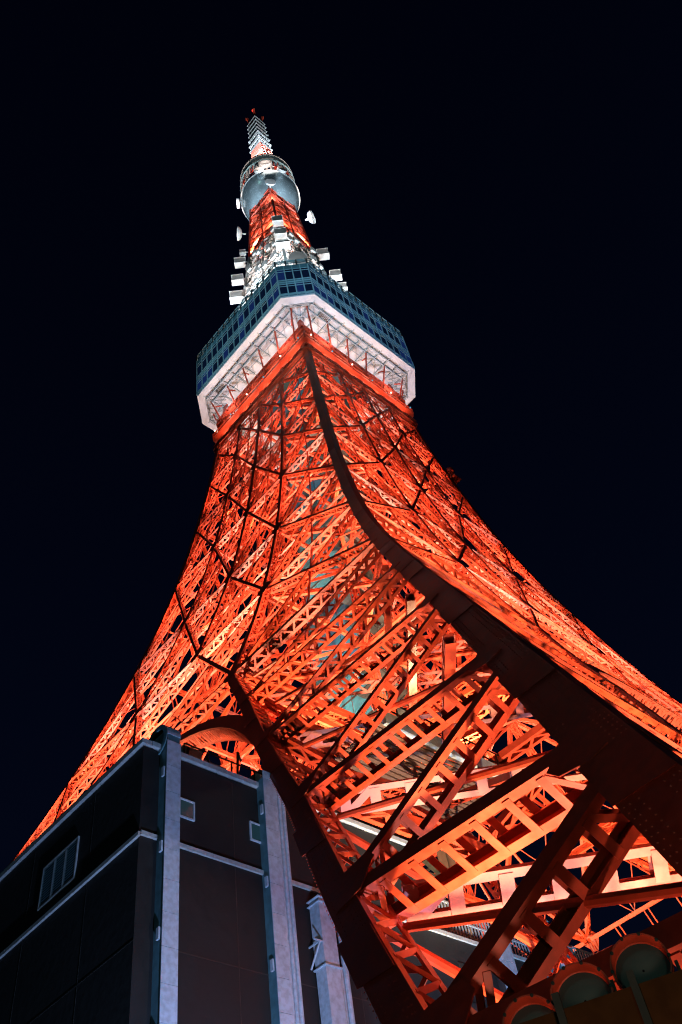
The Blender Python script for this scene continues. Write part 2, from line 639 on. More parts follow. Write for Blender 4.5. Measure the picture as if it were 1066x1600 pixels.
# splice plates and rivets on the near leg's outer plates
def plate_band(z0, z1, posf, y0, y1, name="splice_plate"):
    loops = []
    for z in (z0, z1):
        P = posf(z)
        sl = Vector((-.035, 0, 0))
        loops.append([P + Y_ * y0 + sl * .2, P + Y_ * y1 + sl * .2, P + Y_ * y1 + sl, P + Y_ * y0 + sl])
    m = MB()
    m.sweep(loops)
    return reg(m.build(name, ORANGE, TOWER))


for z in (10.4, 16.2, 24.2, 33.6, 36.2, 42.4, 44.6, 52.0, 54.0, 60.0, 69.0, 71.0, 86.0):
    w_ = wO(z)[0]
    plate_band(z, z + (1.6 if z < 50 else 1.0), nO, .01, w_ + .04)
for z in (10.0, 16.5, 24.4, 33.5, 43.0):
    plate_band(z, z + 1.7, nL, -.06, wI(z)[1] + .05)
for posf, ww, nm in ((nO, lambda z: wO(z)[0], 0), (nL, lambda z: wI(z)[1], 1)):
    m = MB()
    z = 5.0
    while z < 26:
        P = posf(z)
        n = face_n0 = Vector((-1, 0, .45)).normalized()
        for f in (.07, .16, .30, .70, .84, .93):
            c = P + Y_ * (f * ww(z)) + n * .005
            e = .024
            m.v += [tuple(c + Y_ * e), tuple(c + Z * e), tuple(c - Y_ * e), tuple(c - Z * e), tuple(c + n * .022)]
            i = len(m.v) - 5
            m.f += [(i, i + 1, i + 4), (i + 1, i + 2, i + 4), (i + 2, i + 3, i + 4), (i + 3, i, i + 4)]
        z += .2
    m.build("rivets", ORANGE, TOWER, kind='stuff')


# ---- leg bracing
for ax, (E0, E1) in enumerate(((nO, nL), (nO, nR))):
    for i in range(1, len(LEG_Z)):
        z0, z1 = LEG_Z[i - 1], LEG_Z[i]
        w = [0.55, .55, .54, .46, .40, .36, .34][i]
        d = [1.4, 1.36, 1.32, 1.12, .98, .84, .8][i]
        near = i <= 5 and ax == 0
        lc = 'ladder' if i <= 4 else 'zig'
        P0, P1 = E0(z1), E1(z1 + 0.5)
        member("leg_strut", P0, P1, face_n(z1, ax), w, d, .03, lc, d * (.78 if lc == 'ladder' else .7), 1.2, .2, near=near and lc == 'ladder', bw=.17 * d if lc == 'ladder' else .2, flange=.16 if lc == 'ladder' else .2)
        # single diagonal from the corner node (high) down to the inner node (low)
        Q0, Q1 = E0(z1 - .7), E1(z0 + (1.0 if i > 1 else .5))
        member("leg_brace", Q0, Q1, face_n((z0 + z1) / 2, ax), w * .95, d * .9, .08, lc, d * (.78 if lc == 'ladder' else .66), 1.1, .5, near=near and lc == 'ladder', bw=.17 * d if lc == 'ladder' else .18, flange=.16 if lc == 'ladder' else .2)
        n = face_n(z1, ax)
        cd = (E0(z1 + 1) - E0(z1 - 1)).normalized()
        h = (P1 - P0).normalized()
        dg = (Q1 - Q0).normalized()
        s = w / .6
        gusset(E0(z1) + h * .9, [(cd, .7 * s, .25), (-cd, 1.2 * s, .25), (h, .6 * s, w / 2), (dg, 1.2 * s, w / 2)], n)
        ci = (E1(z1 + 1) - E1(z1 - 1)).normalized()
        if i < len(LEG_Z) - 1:
            dg2 = (E0(LEG_Z[i + 1] - .7) - E1(z1 + 1)).normalized()
        else:
            dg2 = -h
        gusset(E1(z1 + .5) + h * .3, [(ci, .9 * s, .3), (-ci, .7 * s, .3), (-h, 1.0 * s, w / 2), (dg2, 1.4 * s, w / 2)], n)
# inner faces of the leg
for E0, E1, n in ((nL, nI, Y_), (nR, nI, X)):
    for i in range(1, len(LEG_Z)):
        z0, z1 = LEG_Z[i - 1], LEG_Z[i]
        if i > 2:
            member("leg_strut", E0(z1 + .3), E1(z1 + .8), n, .4, .8, .15, 'zig', .8, 1.0, .6, bw=.2)
        if i > 3:
            member("leg_brace", E0(z1 - .6), E1(z0 + 1.2), n, .36, .6, .2, 'zig', .7, 1.0, .6, bw=.18)
            member("leg_brace", E1(z1 - .2), E0(z0 + .8), n, .36, .6, .9, 'zig', .7, .8, .8, bw=.18)
# horizontal cross beams inside the leg (battened box beams)
for i in range(2, len(LEG_Z)):
    z1 = LEG_Z[i]
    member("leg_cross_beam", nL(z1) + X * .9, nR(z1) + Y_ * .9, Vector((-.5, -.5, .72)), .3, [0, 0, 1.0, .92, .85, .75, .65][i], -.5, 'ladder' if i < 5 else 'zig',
           1.25 if i < 5 else .7, .6, .6, near=(2 <= i <= 4), bw=.38 if i < 5 else .2, flange=.2, mat=PALE_LIT)
    if i > 3:
        member("leg_cross_beam", nO(z1) + (X + Y_) * 1.2, nI(z1 + .4), Vector((0, 0, 1)), .5, .6, .5, 'zig', .7, .9, .9)
    # slanted light struts
    z0 = LEG_Z[i - 1]
    m = MB()
    m.tube([nL(z1) + X * .8 - Z * .6, nI(z0 + .8)], .14, 8)
    m.tube([nR(z1) + Y_ * .8 - Z * .6, nO(z0 + .8) + (X + Y_) * 1.3], .12, 8)
    m.tube([nL(z1) + X * .8 - Y_ * .8 - Z * .9, nO(z0 + 1.2) + (X + Y_) * 1.3], .12, 8)
    reg(m.build("tie_rod", ORANGE, TOWER))


# ---- upper faces: this quadrant owns the whole face x=-a
def fp(f, z):
    return Vector((-A(z), f * A(z), z))


FR = [-1, -.45, 0, .45, 1]
for i, z in enumerate(UP_Z):
    for k in range(4):
        w = float(np.interp(z, [48, 125], [.42, .3]))
        d = float(np.interp(z, [48, 125], [.95, .62]))
        member("face_girder", fp(FR[k], z), fp(FR[k + 1], z), face_n(z, 0), w, d, .04, 'zig', .78, .5, .4, bw=.23, mat=PALE_LIT if (i, k) in ((3, 0), (2, 1), (0, 0), (4, 1), (2, 3), (1, 2)) else None)
    for f in (FR[1], FR[2], FR[3]):
        s = float(np.interp(z, [48, 125], [1.0, .6]))
        n = face_n(z, 0)
        c = (fp(f, z + 1) - fp(f, z - 1)).normalized()
        gusset(fp(f, z), [(c, 1.3 * s, .3), (-c, 1.3 * s, .3), (Y_, 1.1 * s, .22), (-Y_, 1.1 * s, .22)], n)
for z0, z1 in zip(UP_Z[:-1], UP_Z[1:]):
    for k in range(4):
        w = float(np.interp(z0, [48, 117], [.36, .26]))
        d = float(np.interp(z0, [48, 117], [.72, .5]))
        n = face_n((z0 + z1) / 2, 0)
        for (fa, fb, ins) in ((FR[k], FR[k + 1], .09), (FR[k + 1], FR[k], .14)):
            member("face_brace", fp(fa, z0), fp(fb, z1), n, w, d, ins, 'zig', .7, .6, .6, bw=.19)
    # slim sub-bracing at mid height
    for k in range(4):
        zm = (z0 + z1) / 2
        f0, f1 = FR[k], FR[k + 1]
        fm = (f0 + f1) / 2
        m = MB()
        n = face_n(zm, 0)
        q = -n * .5
        m.bar(fp(f0, zm) + q, fp(f1, zm) + q, .12, .2, n)
        m.bar(fp(fm, z0) + q * .8, fp(fm, z1) + q * .8, .1, .16, n)
        for fa_, za_, fb_, zb_ in ((f0, zm, fm, z1), (fm, z1, f1, zm), (f0, zm, fm, z0), (fm, z0, f1, zm)):
            m.bar(fp(fa_, za_) + q * 1.3, fp(fb_, zb_) + q * 1.3, .08, .12, n)
        reg(m.build("sub_brace", ORANGE, TOWER))

# arch between the legs on the face x=-a
N = 26
pts = []
for j in range(N + 1):
    u = -27 + 54 * j / N
    z = 46.5 - 16.5 * (abs(u) / 27.0) ** 2
    pts.append(Vector((-A(z), u, z)))
for j in range(N):
    z = (pts[j].z + pts[j + 1].z) / 2
    member("arch_segment", pts[j], pts[j + 1], face_n(z, 0), 1.0, 1.3, .06, 'ladder', .6, -.05, -.05, bw=.22)
for j in range(3, N - 2, 2):
    m = MB()
    p = pts[j]
    q = Vector((-A(48.3), p.y, 47.9))
    if abs(p.y) > 13:
        ze = float(np.interp(abs(p.y), BV[::-1], BZ[::-1]))
        q = Vector((-A(ze), p.y, ze))
    if (q - p).length > .8:
        for s in (-.3, .3):
            m.bar(p - X * -.5 + Z * .4 + Y_ * s, q + X * .5 + Y_ * s, .1, .14, X)
        reg(m.build("arch_hanger", ORANGE, TOWER))

# floor bracing inside the shaft of the tower, quadrant part
for i, z in enumerate(UP_Z[:-1]):
    a = A(z) - 1.0
    b = .45 * A(z)
    zz = z + .1
    lines = [((-a, -b), (-4.4, -b)), ((-b, -a), (-b, -4.4)), ((-a, -.02), (-4.3, -.02)),
             ((-a + .3, -b), (-b, -a + .3)), ((-b, b), (-b, -b))]
    for j, (p, q) in enumerate(lines):
        member("floor_beam", (p[0], p[1], zz + .02 * j), (q[0], q[1], zz + .02 * j), Z, .3, .5, .1 + .05 * j, 'zig', .55, .1, .1, bw=.15)
    # interior verticals and diagonals between floors
    z1 = UP_Z[i + 1]
    b1 = .45 * A(z1)
    n = Vector((-1, -1, .2))
    member("core_brace", (-b, -b, z), (-b1, -b1, z1), n, .42, .42, 0, 'zig', .6, .2, .2, bw=.14)
    member("core_brace", (-b, -b, z + .3), (-b1 + .1, b1, z1), -X, .28, .4, .2, 'zig', .6, .5, .5, bw=.14)
    member("core_brace", (-b, b, z + .3), (-b1 + .1, -b1, z1), -X, .28, .4, .8, 'zig', .6, .5, .5, bw=.14)
    member("core_brace", (-A(z) + 1.2, -A(z) + 1.2, z), (-b1, -b1, z1), Vector((1, -1, 0)), .28, .4, 0, 'zig', .6, .5, .5, bw=.14)
    m = MB()
    for (p, q) in (((-b, 0, z), (-4.3, 0, z1)), ((-A(z) + .8, 0, z), (-b1, 0, z1)), ((-b, -b, z), (-4.2, -4.2, z1)), ((-A(z) + .9, -b, z), (-b1, -b1, z1))):
        m.bar(p, q, .2, .26)
    reg(m.build("core_tie", ORANGE, TOWER))

# belt girder under the deck
for z, hh, off in ((126.6, 1.3, .15), (134.2, 1.5, .35)):
    a = A(z) + off
    member("belt_girder", (-a, -a, z), (-a, a, z), Z, .6, hh, -hh / 2, 'zig', 1.0, 0, 0, bw=.34, flange=.26)
for j in range(9):
    f = -1 + 2 * (j + .5) / 9
    a0, a1 = A(126.6) + .15, A(134.2) + .35
    f2 = f + (1 / 9 if j % 2 else -1 / 9)
    m = MB()
    m.bar((-a0 + .3, f * a0, 127.3), (-a1 + .3, f2 * a1, 133.5), .4, .3, X)
    m.bar((-a0 + .25, f * a0, 127.3), (-a1 + .25, f * a1, 133.5), .22, .25, X)
    reg(m.build("belt_brace", ORANGE, TOWER))
m = MB()
zt = 130.2
a = A(zt) + .5
for dz in (-.5, .5):
    m.tube([(-a - .2, -a, zt + dz), (-a - .2, a, zt + dz)], .13, 6)
for j in range(13):
    u = -a + 2 * a * j / 12
    m.bar((-a - .2, u, zt - .9), (-a - .2, u, zt + .9), .1, .1, X)
    m.bar((-a - .2, u, zt - .5), (-a + 1.0, u, zt - .5), .1, .12, Z)
m.abox(-a - .25, -a + .7, -a, a, zt - 1.0, zt - .93)
reg(m.build("belt_walkway", ORANGE, TOWER))
for j in range(6):
    u = -a * .92 + 2 * a * .92 * j / 5
    m = MB()
    m.lathe([(0, -.15), (.1, -.11), (.15, 0), (.1, .11), (0, .15)], (-a - .55, u, zt - .15 + .5 * (j % 2)), 10)
    reg(m.build("belt_lamp", WLAMP if j % 2 else BLAMP, TOWER))

# struts that carry the deck rim
S, CH, ZB, ZT = 15.69, 4.0, 139.9, 152.1
for j in range(6):
    u = -11.2 + 22.4 * j / 5
    m = MB()
    a = A(134) + .6
    m.bar((-a, u * .86, 131.6), (-S + 2.6, u, ZB - .15), .2, .2, Y_)
    m.bar((-a - .1, u * .86, 137.4), (-(a + S - 2.6) / 2 - .25, u * .94, 137.4), .16, .16, Z)
    reg(m.build("deck_strut", ORANGE, TOWER))

# ---- main observation deck, quadrant part: the face x=-S and the chamfer to y=-S
half = S - CH


def deck_face(P0, P1, n, bays, name):
    t = (P1 - P0).normalized()
    L = (P1 - P0).length
    bl = L / bays
    rows = ((ZB + .9, ZB + 4.6), (ZB + 6.3, ZB + 10.6))
    # spandrels
    for z0, z1 in ((ZB + .05, rows[0][0]), (rows[0][1], rows[1][0]), (rows[1][1], ZT)):
        m = MB()
        m.prism([P0 + Z * z0, P1 + Z * z0, P1 + Z * z1, P0 + Z * z1], -n * .3)
        reg(m.build("spandrel", TEALST, TOWER))
    for z in (rows[0][0], rows[0][1], (rows[0][1] + rows[1][0]) / 2, rows[1][0], rows[1][1], rows[0][1] - .8, rows[1][1] - .9, rows[0][0] - .4):
        m = MB()
        c = (P0 + P1) / 2 + Z * z + n * .06
        m.box(c - n * .03, t * (L / 2), n * .04, Z * .09)
        reg(m.build("transom", FRAME, TOWER))
    for j in range(bays + 1):
        m = MB()
        p = P0 + t * (bl * j)
        m.box(p + n * .03 + Z * ((ZB + ZT) / 2), t * .1, n * .07, Z * ((ZT - ZB) / 2))
        reg(m.build("mullion", FRAME, TOWER))
    for r, (z0, z1) in enumerate(rows):
        m = MB()
        m.box((0, 0, 0), t * (bl / 2 - .09), n * .03, Z * ((z1 - z0) / 2))
        mes = [m.mesh("window_pane", g_) for g_ in (DECKGL, DECKGL, DECKGL, DECKGL2)]
        for j in range(bays):
            o = bpy.data.objects.new("window_pane", RNG.choice(mes))
            col.objects.link(o)
            o.parent = TOWER
            o.location = P0 + t * (bl * (j + .5)) + n * .0 + Z * ((z0 + z1) / 2)
            reg(o)


pA, pB, pC = Vector((-S, half, 0)), Vector((-S, -half, 0)), Vector((-half, -S, 0))
deck_face(pA, pB, Vector((-1, 0, 0)), 15, "w")
nch = Vector((-1, -1, 0)).normalized()
deck_face(pB, pC, nch, 4, "c")
# soffit: rim band, panels, joists
m = MB()
i1 = 14.6
m.prism([(-S, half, ZB), (-S, -half, ZB), (-i1, -half + .75, ZB), (-i1, half - .75, ZB)], (0, 0, -.5))
m.prism([(-S, -half, ZB), (-half, -S, ZB), (-half + .75, -i1, ZB), (-i1, -half + .75, ZB)], (0, 0, -.5))
reg(m.build("rim_band", PANELW, TOWER))
for j in range(10):
    y0 = -half + .75 + (2 * half - 1.5) * j / 10
    y1 = -half + .75 + (2 * half - 1.5) * (j + 1) / 10
    m = MB()
    m.abox(-i1 + .0, -9.6, y0 + .03, y1 - .03, ZB - .12 + .01 * (j % 2), ZB)
    reg(m.build("soffit_panel", PANELW, TOWER))
    for xx in (-12.9, -11.6):
        m = MB()
        m.abox(xx - .05, xx + .05, y0 + .1, y1 - .1, ZB - .2, ZB - .12)
        reg(m.build("soffit_rib", GREYST, TOWER))
m = MB()
m.prism([(-i1, -half + .75, ZB), (-half + .75, -i1, ZB), (-9.6, -i1 + .5, ZB), (-9.6, -9.6, ZB), (-i1 + .02, -9.6, ZB)], (0, 0, -.1))
reg(m.build("soffit_panel", PANELW, TOWER))
for j in range(11):
    y0 = -half + .75 + (2 * half - 1.5) * j / 10
    m = MB()
    m.abox(-i1 - .3, -10.4, y0 - .11, y0 + .11, ZB - .52, ZB - .14)
    reg(m.build("soffit_joist", GREYST, TOWER))
    if j < 10:
        m = MB()
        y1 = y0 + (2 * half - 1.5) / 10
        s = 1 if j % 2 else -1
        m.bar((-13.0, y0 if s > 0 else y1, ZB - .35), (-10.6, y1 if s > 0 else y0, ZB - .35), .07, .1, Z)
        reg(m.build("soffit_tie", GREYST, TOWER))
for xx in (-14.15, -13.0):
    m = MB()
    m.abox(xx - .1, xx + .1, -half + .6, half - .6, ZB - .95, ZB - .63)
    reg(m.build("soffit_rail", GREYST, TOWER))
m = MB()
for j in range(7):
    f = j / 6
    p = Vector((-i1, -half + .75, ZB - .4)).lerp(Vector((-half + .75, -i1, ZB - .4)), f)
    m.bar(p, p * .80 + Z * (ZB - .4) * .20, .08, .12, Z)
for s in (0, .45):
    m.bar((-i1 + s, -half + .9, ZB - .5), (-half + .9, -i1 + s, ZB - .5), .12, .16, Z)
reg(m.build("soffit_joist", GREYST, TOWER))
# small duct louvre on the soffit
m = MB()
for j in range(5):
    m.abox(-14.2 + j * .2, -14.1 + j * .2, 7.0, 9.0, ZB - .75, ZB - .63)
reg(m.build("soffit_grille", DARKM, TOWER))
# roof and safety fence
m = MB()
m.prism([(-S, half, ZT), (-S, -half, ZT), (-half, -S, ZT), (0, -S, ZT), (0, 0, ZT), (-S, 0.0, ZT)][0:3] + [(-half, -half, ZT), (-half, half, ZT)], (0, 0, .25))
reg(m.build("deck_roof", TEALST, TOWER))
m = MB()
m.prism([(-half, -half, ZT), (-half, half, ZT), (0, 0, ZT)], (0, 0, .2))
reg(m.build("deck_roof", TEALST, TOWER))


def fence(P0, P1, n, bays):
    t = (P1 - P0) / bays
    for j in range(bays):
        p = P0 + t * j
        m = MB()
        m.bar(p + Z * ZT, p + Z * (ZT + 2.1), .26, .2, n)
        m.bar(p + Z * (ZT + 2.1), p + Z * (ZT + 2.9) - n * .55, .24, .2, n)
        reg(m.build("fence_post", DARKM, TOWER))
    for z, k in ((ZT + 1.0, 0), (ZT + 2.1, 0), (ZT + 2.9, .55)):
        m = MB()
        m.bar(P0 + Z * z - n * k, P1 + Z * z - n * k, .14, .14, n)
        reg(m.build("fence_rail", FRAME if z > ZT + 2 else TEALST, TOWER))


fence(pA, pB, Vector((-1, 0, 0)), 14)
fence(pB, pC, nch, 3)
sp = MB()


# ---- upper tower
def up_section(zs, mat, name):
    for z0, z1 in zip(zs[:-1], zs[1:]):
        a0, a1 = A(z0), A(z1)
        w = .55 if z0 < 205 else .45
        member("upper_column", (-a0, -a0, z0), (-a1, -a1, z1), Vector((-1, -1, .1)), w, w, 0, 'solid', mat=mat)
        member("upper_girder", (-a0, -a0, z0), (-a0, a0, z0), -X, .34, .5, .02, 'zig', .6, .2, .2, mat=mat, bw=.26)
        for f in (0.0,):
            member("upper_column", (-a0, 0, z0), (-a1, 0, z1), -X, .3, .3, .02, 'solid', mat=mat)
        for (fa, fb, ins) in ((-1, 0, .08), (0, -1, .14), (0, 1, .08), (1, 0, .14)):
            member("upper_brace", (-a0, fa * a0, z0), (-a1, fb * a1, z1), -X, .28, .4, ins, 'zig', .6, .2, .2, mat=mat, bw=.24)
        zm = (z0 + z1) / 2
        am = A(zm)
        m = MB()
        m.bar((-am + .3, -am, zm), (-am + .3, am, zm), .14, .2, X)
        m.bar((-a0 + .5, -a0 + .5, z0), (0, 0, z0 + .1), .2, .3)
        m.bar((-a0 + .5, 0, z0), (0, -a0 + .5, z0 + .05), .2, .3)
        m.bar((-a0 + .5, 0, z0), (-.2, 0, z1), .14, .2)
        reg(m.build("sub_brace", mat, TOWER))


up_section([152.4, 158.5, 164.5, 170.5, 176.5, 182.5, 188, 193.5, 199, 204.5], WHITE, "w")
up_section([204.5, 209.5, 214.5, 219.5, 224.5, 229.5, 234, 238.5], ORANGE, "o")
# flat panel antennas on the white section
for j in range(26):
    z = 156 + 47 * (j + RNG.random() * .6) / 26
    a = A(z)
    f = RNG.uniform(-.85, .85)
    m = MB()
    hh, ww = RNG.uniform(.7, 1.4), RNG.uniform(.4, .9)
    m.abox(-a - .75, -a - .3, f * a - ww, f * a + ww, z - hh, z + hh)
    m.bar((-a - .3, f * a, z), (-a + .3, f * a, z), .15, .15)
    reg(m.build("panel_antenna", WHITE, TOWER))
# core of the upper tower
m = MB()
m.abox(-1.9, 0, -1.9, 0, 152.4, 238)
reg(m.build("upper_shaft", GREYST, TOWER))

# ---- elevator shaft in the middle
H4 = 4.0
zz = 24.0
lev = []
while zz < 139:
    lev.append(zz)
    zz += 3.6
for z0 in lev:
    z1 = min(z0 + 3.6, 139.5)
    for side in (0, 1):
        mat = TEALCL if side == 0 else BROWNW
        for k in range(3):
            y0, y1 = -H4 + 2 * H4 * k / 3, -H4 + 2 * H4 * (k + 1) / 3
            if side == 1 and (RNG.random() < .45):
                continue
            m = MB()
            if side == 0:
                m.abox(-H4 - .05 - .03 * (k % 2), -H4, y0 + .04, y1 - .04, z0 + .05, z1 - .05)
            else:
                m.abox(y0 + .04, y1 - .04, -H4 - .05 - .03 * (k % 2), -H4, z0 + .05, z1 - .05)
            m.build("shaft_panel", mat, TOWER)
m = MB()
m.abox(-H4, -H4 + .35, -H4, -H4 + .35, 24, 139.6)
reg(m.build("shaft_post", GREYST, TOWER))
for z0 in lev:
    m = MB()
    m.abox(-H4 - .12, -H4 - .02, -H4 - .1, H4 - .15, z0 - .12, z0 + .12)
    m.bar((-H4 + .2, -H4 + .3, z0), (-H4 + .2, H4 - .3, min(z0 + 3.6, 139)), .16, .12, X)
    reg(m.build("shaft_girt", DARKM, TOWER))
# stairs and cable runs beside the shaft
m = MB()
for z0 in lev[:-1]:
    m.bar((-6.4, -5.6, z0), (-2.0, -5.6, z0 + 1.8), 1.0, .12, Z)
    m.bar((-2.0, -6.8, z0 + 1.8), (-6.4, -6.8, z0 + 3.6), 1.0, .12, Z)
    m.bar((-6.4, -6.1, z0 + .9), (-2.0, -6.1, z0 + 2.7), .05, .05, Z)
    m.bar((-6.4, -5.1, z0 + .9), (-2.0, -5.1, z0 + 2.7), .05, .05, Z)
    m.abox(-7.4, -6.4, -7.3, -5.1, z0 - .05, z0 + .03)
    m.abox(-2.0, -1.2, -7.3, -5.1, z0 + 1.75, z0 + 1.83)
m.bar((-6.9, -7.3, 24), (-6.9, -7.3, 138), .14, .14)
m.bar((-1.4, -7.3, 24), (-1.4, -7.3, 138), .14, .14)
m.build("emergency_stair", DARKM, TOWER)

# copies of the quadrant for the other three legs and faces
for k in (1, 2, 3):
    Rz = Matrix.Rotation(k * math.pi / 2, 4, 'Z')
    for o, sub in QUAD:
        c = o.copy()
        if not isinstance(sub, list):
            c.data = sub
        col.objects.link(c)
        c.parent = TOWER
        c.matrix_basis = Rz @ o.matrix_basis

# ---- single things on the tower's axis: top deck and mast
m = MB()
m.lathe([(4.1, 233.5), (5.3, 234.6), (6.6, 236.6), (7.4, 238.8), (7.8, 241.0)], k=56)
m.build("deck_bowl", DOME, TOWER, smooth=True)
m = MB()
m.lathe([(7.7, 240.9), (7.95, 241.0), (7.95, 241.7), (7.6, 241.8), (7.0, 241.8)], k=56)
m.build("bowl_rim", GREYST, TOWER, smooth=True)
m = MB()
m.lathe([(7.0, 241.9), (7.0, 251.5)], k=56)
m.build("upper_deck_window_band", DECKGL, TOWER, smooth=True)
for j in range(40):
    an = 2 * math.pi * j / 40
    m = MB()
    e = Vector((math.cos(an), math.sin(an), 0))
    f = Vector((-e.y, e.x, 0))
    m.bar(e * 7.25 + Z * 241.8, e * 7.25 + Z * 251.2, .16, .2, e)
    m.bar(e * 7.35 + Z * 242.5, Vector((math.cos(an + .157), math.sin(an + .157), 0)) * 7.35 + Z * 250.8, .14, .12, e)
    m.bar(e * 7.3 + Z * 246.5, Vector((math.cos(an + .157), math.sin(an + .157), 0)) * 7.3 + Z * 246.5, .2, .14, e)
    m.build("deck_lattice", WHITE if j % 3 else ORANGE, TOWER)
m = MB()
m.lathe([(6.9, 251.2), (7.65, 251.2), (7.65, 251.9), (7.3, 252.0), (7.3, 257.4), (6.6, 258.0), (3.0, 258.2), (0.01, 258.2)], k=56)
m.build("deck_cap", TEALST, TOWER, smooth=False)
m = MB()
m.lathe([(7.35, 252.6), (7.48, 252.6), (7.48, 253.0), (7.35, 253.0)], k=56)
m.lathe([(7.35, 256.0), (7.48, 256.0), (7.48, 256.5), (7.35, 256.5)], k=56)
m.build("cap_ring", GREYST, TOWER, smooth=True)
m = MB()
m.lathe([(1.9, 7.2), (1.9, 8.2), (1.5, 8.2), (1.4, 7.6), (0.01, 7.6)], c=(0, 0, 247), k=24, axis=(-.72, -.7, 0))
for an in (-2.6, -1.9, 0.9, 2.4):
    e = Vector((math.cos(an), math.sin(an), 0))
    m.lathe([(0.0, 8.2), (1.3, 8.3), (1.3, 9.0), (0.0, 9.1)], c=Vector((0, 0, 240.5)), k=18, axis=e)
m.build("drum_antenna", GREYST, TOWER, smooth=False)
# red platform under the mast
m = MB()
for z, r in ((258.0, 4.3), (266.0, 3.9)):
    m.lathe([(r - 1.2, z), (r, z), (r, z + .5), (r - 1.2, z + .5)], k=24)
for j in range(12):
    an = 2 * math.pi * j / 12
    e = Vector((math.cos(an), math.sin(an), 0))
    m.bar(e * 4.2 + Z * 258, e * 3.8 + Z * 267.2, .18, .18, e)
    m.bar(e * 4.2 + Z * 258, Vector((math.cos(an + .52), math.sin(an + .52), 0)) * 3.8 + Z * 266.2, .14, .14, e)
m.build("mast_platform", ORANGE, TOWER)
# square mast of stacked antenna panels
z = 266.5
for col_m, w, h in ((ORANGE, 2.5, 9), (ORANGE, 2.4, 9), (WHITE, 2.35, 5.2), (WHITE, 2.3, 5.2), (WHITE, 2.25, 5.2), (WHITE, 2.05, 4.4), (WHITE, 2.0, 4.4),
                    (ORANGE, 2.0, 4.2), (ORANGE, 1.95, 3.4)):
    m = MB()
    m.abox(-w - .25, w + .25, -w - .25, w + .25, z - .32, z - .06)
    m.build("mast_shade_ring", DARKM, TOWER)  # dark rings stand in for the shaded undersides of the panels
    m = MB()
    m.sweep([[(-w, -w, z), (w, -w, z), (w, w, z), (-w, w, z)],
             [(-w + .3, -w + .3, z + h - .4), (w - .3, -w + .3, z + h - .4), (w - .3, w - .3, z + h - .4), (-w + .3, w - .3, z + h - .4)]])
    n_l = int(h / .85)
    for j in range(1, n_l):
        zz_ = z + h * j / n_l
        e = w - .3 * j / n_l + .07
        m.abox(-e, e, -e, e, zz_ - .09, zz_ + .09)
    m.build("mast_panel", col_m, TOWER)
    z += h
m = MB()
for sx_ in (-1, 1):
    for sy_ in (-1, 1):
        m.bar((sx_ * 1.7, sy_ * 1.7, 257.5), (sx_ * 1.5, sy_ * 1.5, 318), .3, .3)
        m.bar((sx_ * 1.4, sy_ * 1.4, 317.5), (sx_ * 1.9, sy_ * 1.9, 321.5), .7, .7)
m.abox(-1.3, 1.3, -1.3, 1.3, 258, 316)
m.build("mast_core", ORANGE, TOWER)
m = MB()
m.bar((0, 0, 320), (0, 0, 331.5), .35, .35)
m.build("mast_tip", DARKM, TOWER)
m = MB()
m.lathe([(0.0, 330.0), (.4, 330.2), (.5, 330.8), (.3, 331.6), (0.0, 331.9)], k=12)
m.build("beacon", REDLT, TOWER)


# dishes and outrigger boxes fixed to the upper tower
def dish(c, ax, r, mat, name="dish_antenna"):
    m = MB()
    m.lathe([(0.02, -.45 * r), (.5 * r, -.36 * r), (.85 * r, -.15 * r), (r, .1 * r), (r, .3 * r), (.02, .3 * r)], c, 24, ax)
    m.bar(Vector(c), Vector(c) - Vector(ax).normalized() * 1.6, .3, .3)
    return m.build(name, mat, TOWER)


dish((-6.5, 6.5, 220.1), (-1, .75, 0.1), 1.7, WHITE)
dish((6.6, -6.6, 225.5), (.6, -1, .25), 1.8, WHITE)
dish((-8.6, -11.4, 166.4), (-.5, -1, -.45), 1.8, DARKM)
dish((-4.9, -5.3, 233.0), (-.7, -1, -.2), 1.4, GREYST)
for (x, y, z, w, d_, h) in ((-8.3, 8.3, 184.0, 1.1, 1.0, 1.5), (-7.9, 7.9, 192.9, 1.0, .9, 1.3), (-7.2, 7.2, 202.3, 1.0, .9, 1.3),
                            (-6.6, 6.6, 208.0, .5, .5, .8), (7.2, -7.2, 201.6, 1.0, 1.0, 1.5), (8.3, -8.3, 189.2, .9, .9, 1.4), (8.9, -8.9, 182.8, .6, .6, 1.2),
                            (-6.8, -6.8, 200.0, .9, .9, 1.4), (-7.1, -7.1, 191.0, 1.0, 1.0, 1.5), (-7.5, -7.5, 183.6, 1.1, 1.1, .6)):
    m = MB()
    e1 = Vector((1, -1, 0)).normalized()
    e2 = Vector((1, 1, 0)).normalized()
    f_ = Vector((x, y, 0)) * (1 if x * y > 0 else .95) + Z * z
    m.box(f_, e1 * w * 1.25, e2 * d_ * .7, Z * h * .95)
    for q_ in (-1, 1):
        m.box(f_ + Z * (q_ * h), e1 * (w * 1.25 + .12), e2 * (d_ * .7 + .12), Z * .1)
        m.box(f_ + e1 * (q_ * w * .5) - e2 * (d_ * .7 + .03), e1 * .06, e2 * .05, Z * h * .95)
    a = A(z)
    m.bar((x, y, z), (math.copysign(a, x) * .9, math.copysign(a, y) * .9, z), .3, .3)
    m.build("outrigger_cabinet", CABW, TOWER)
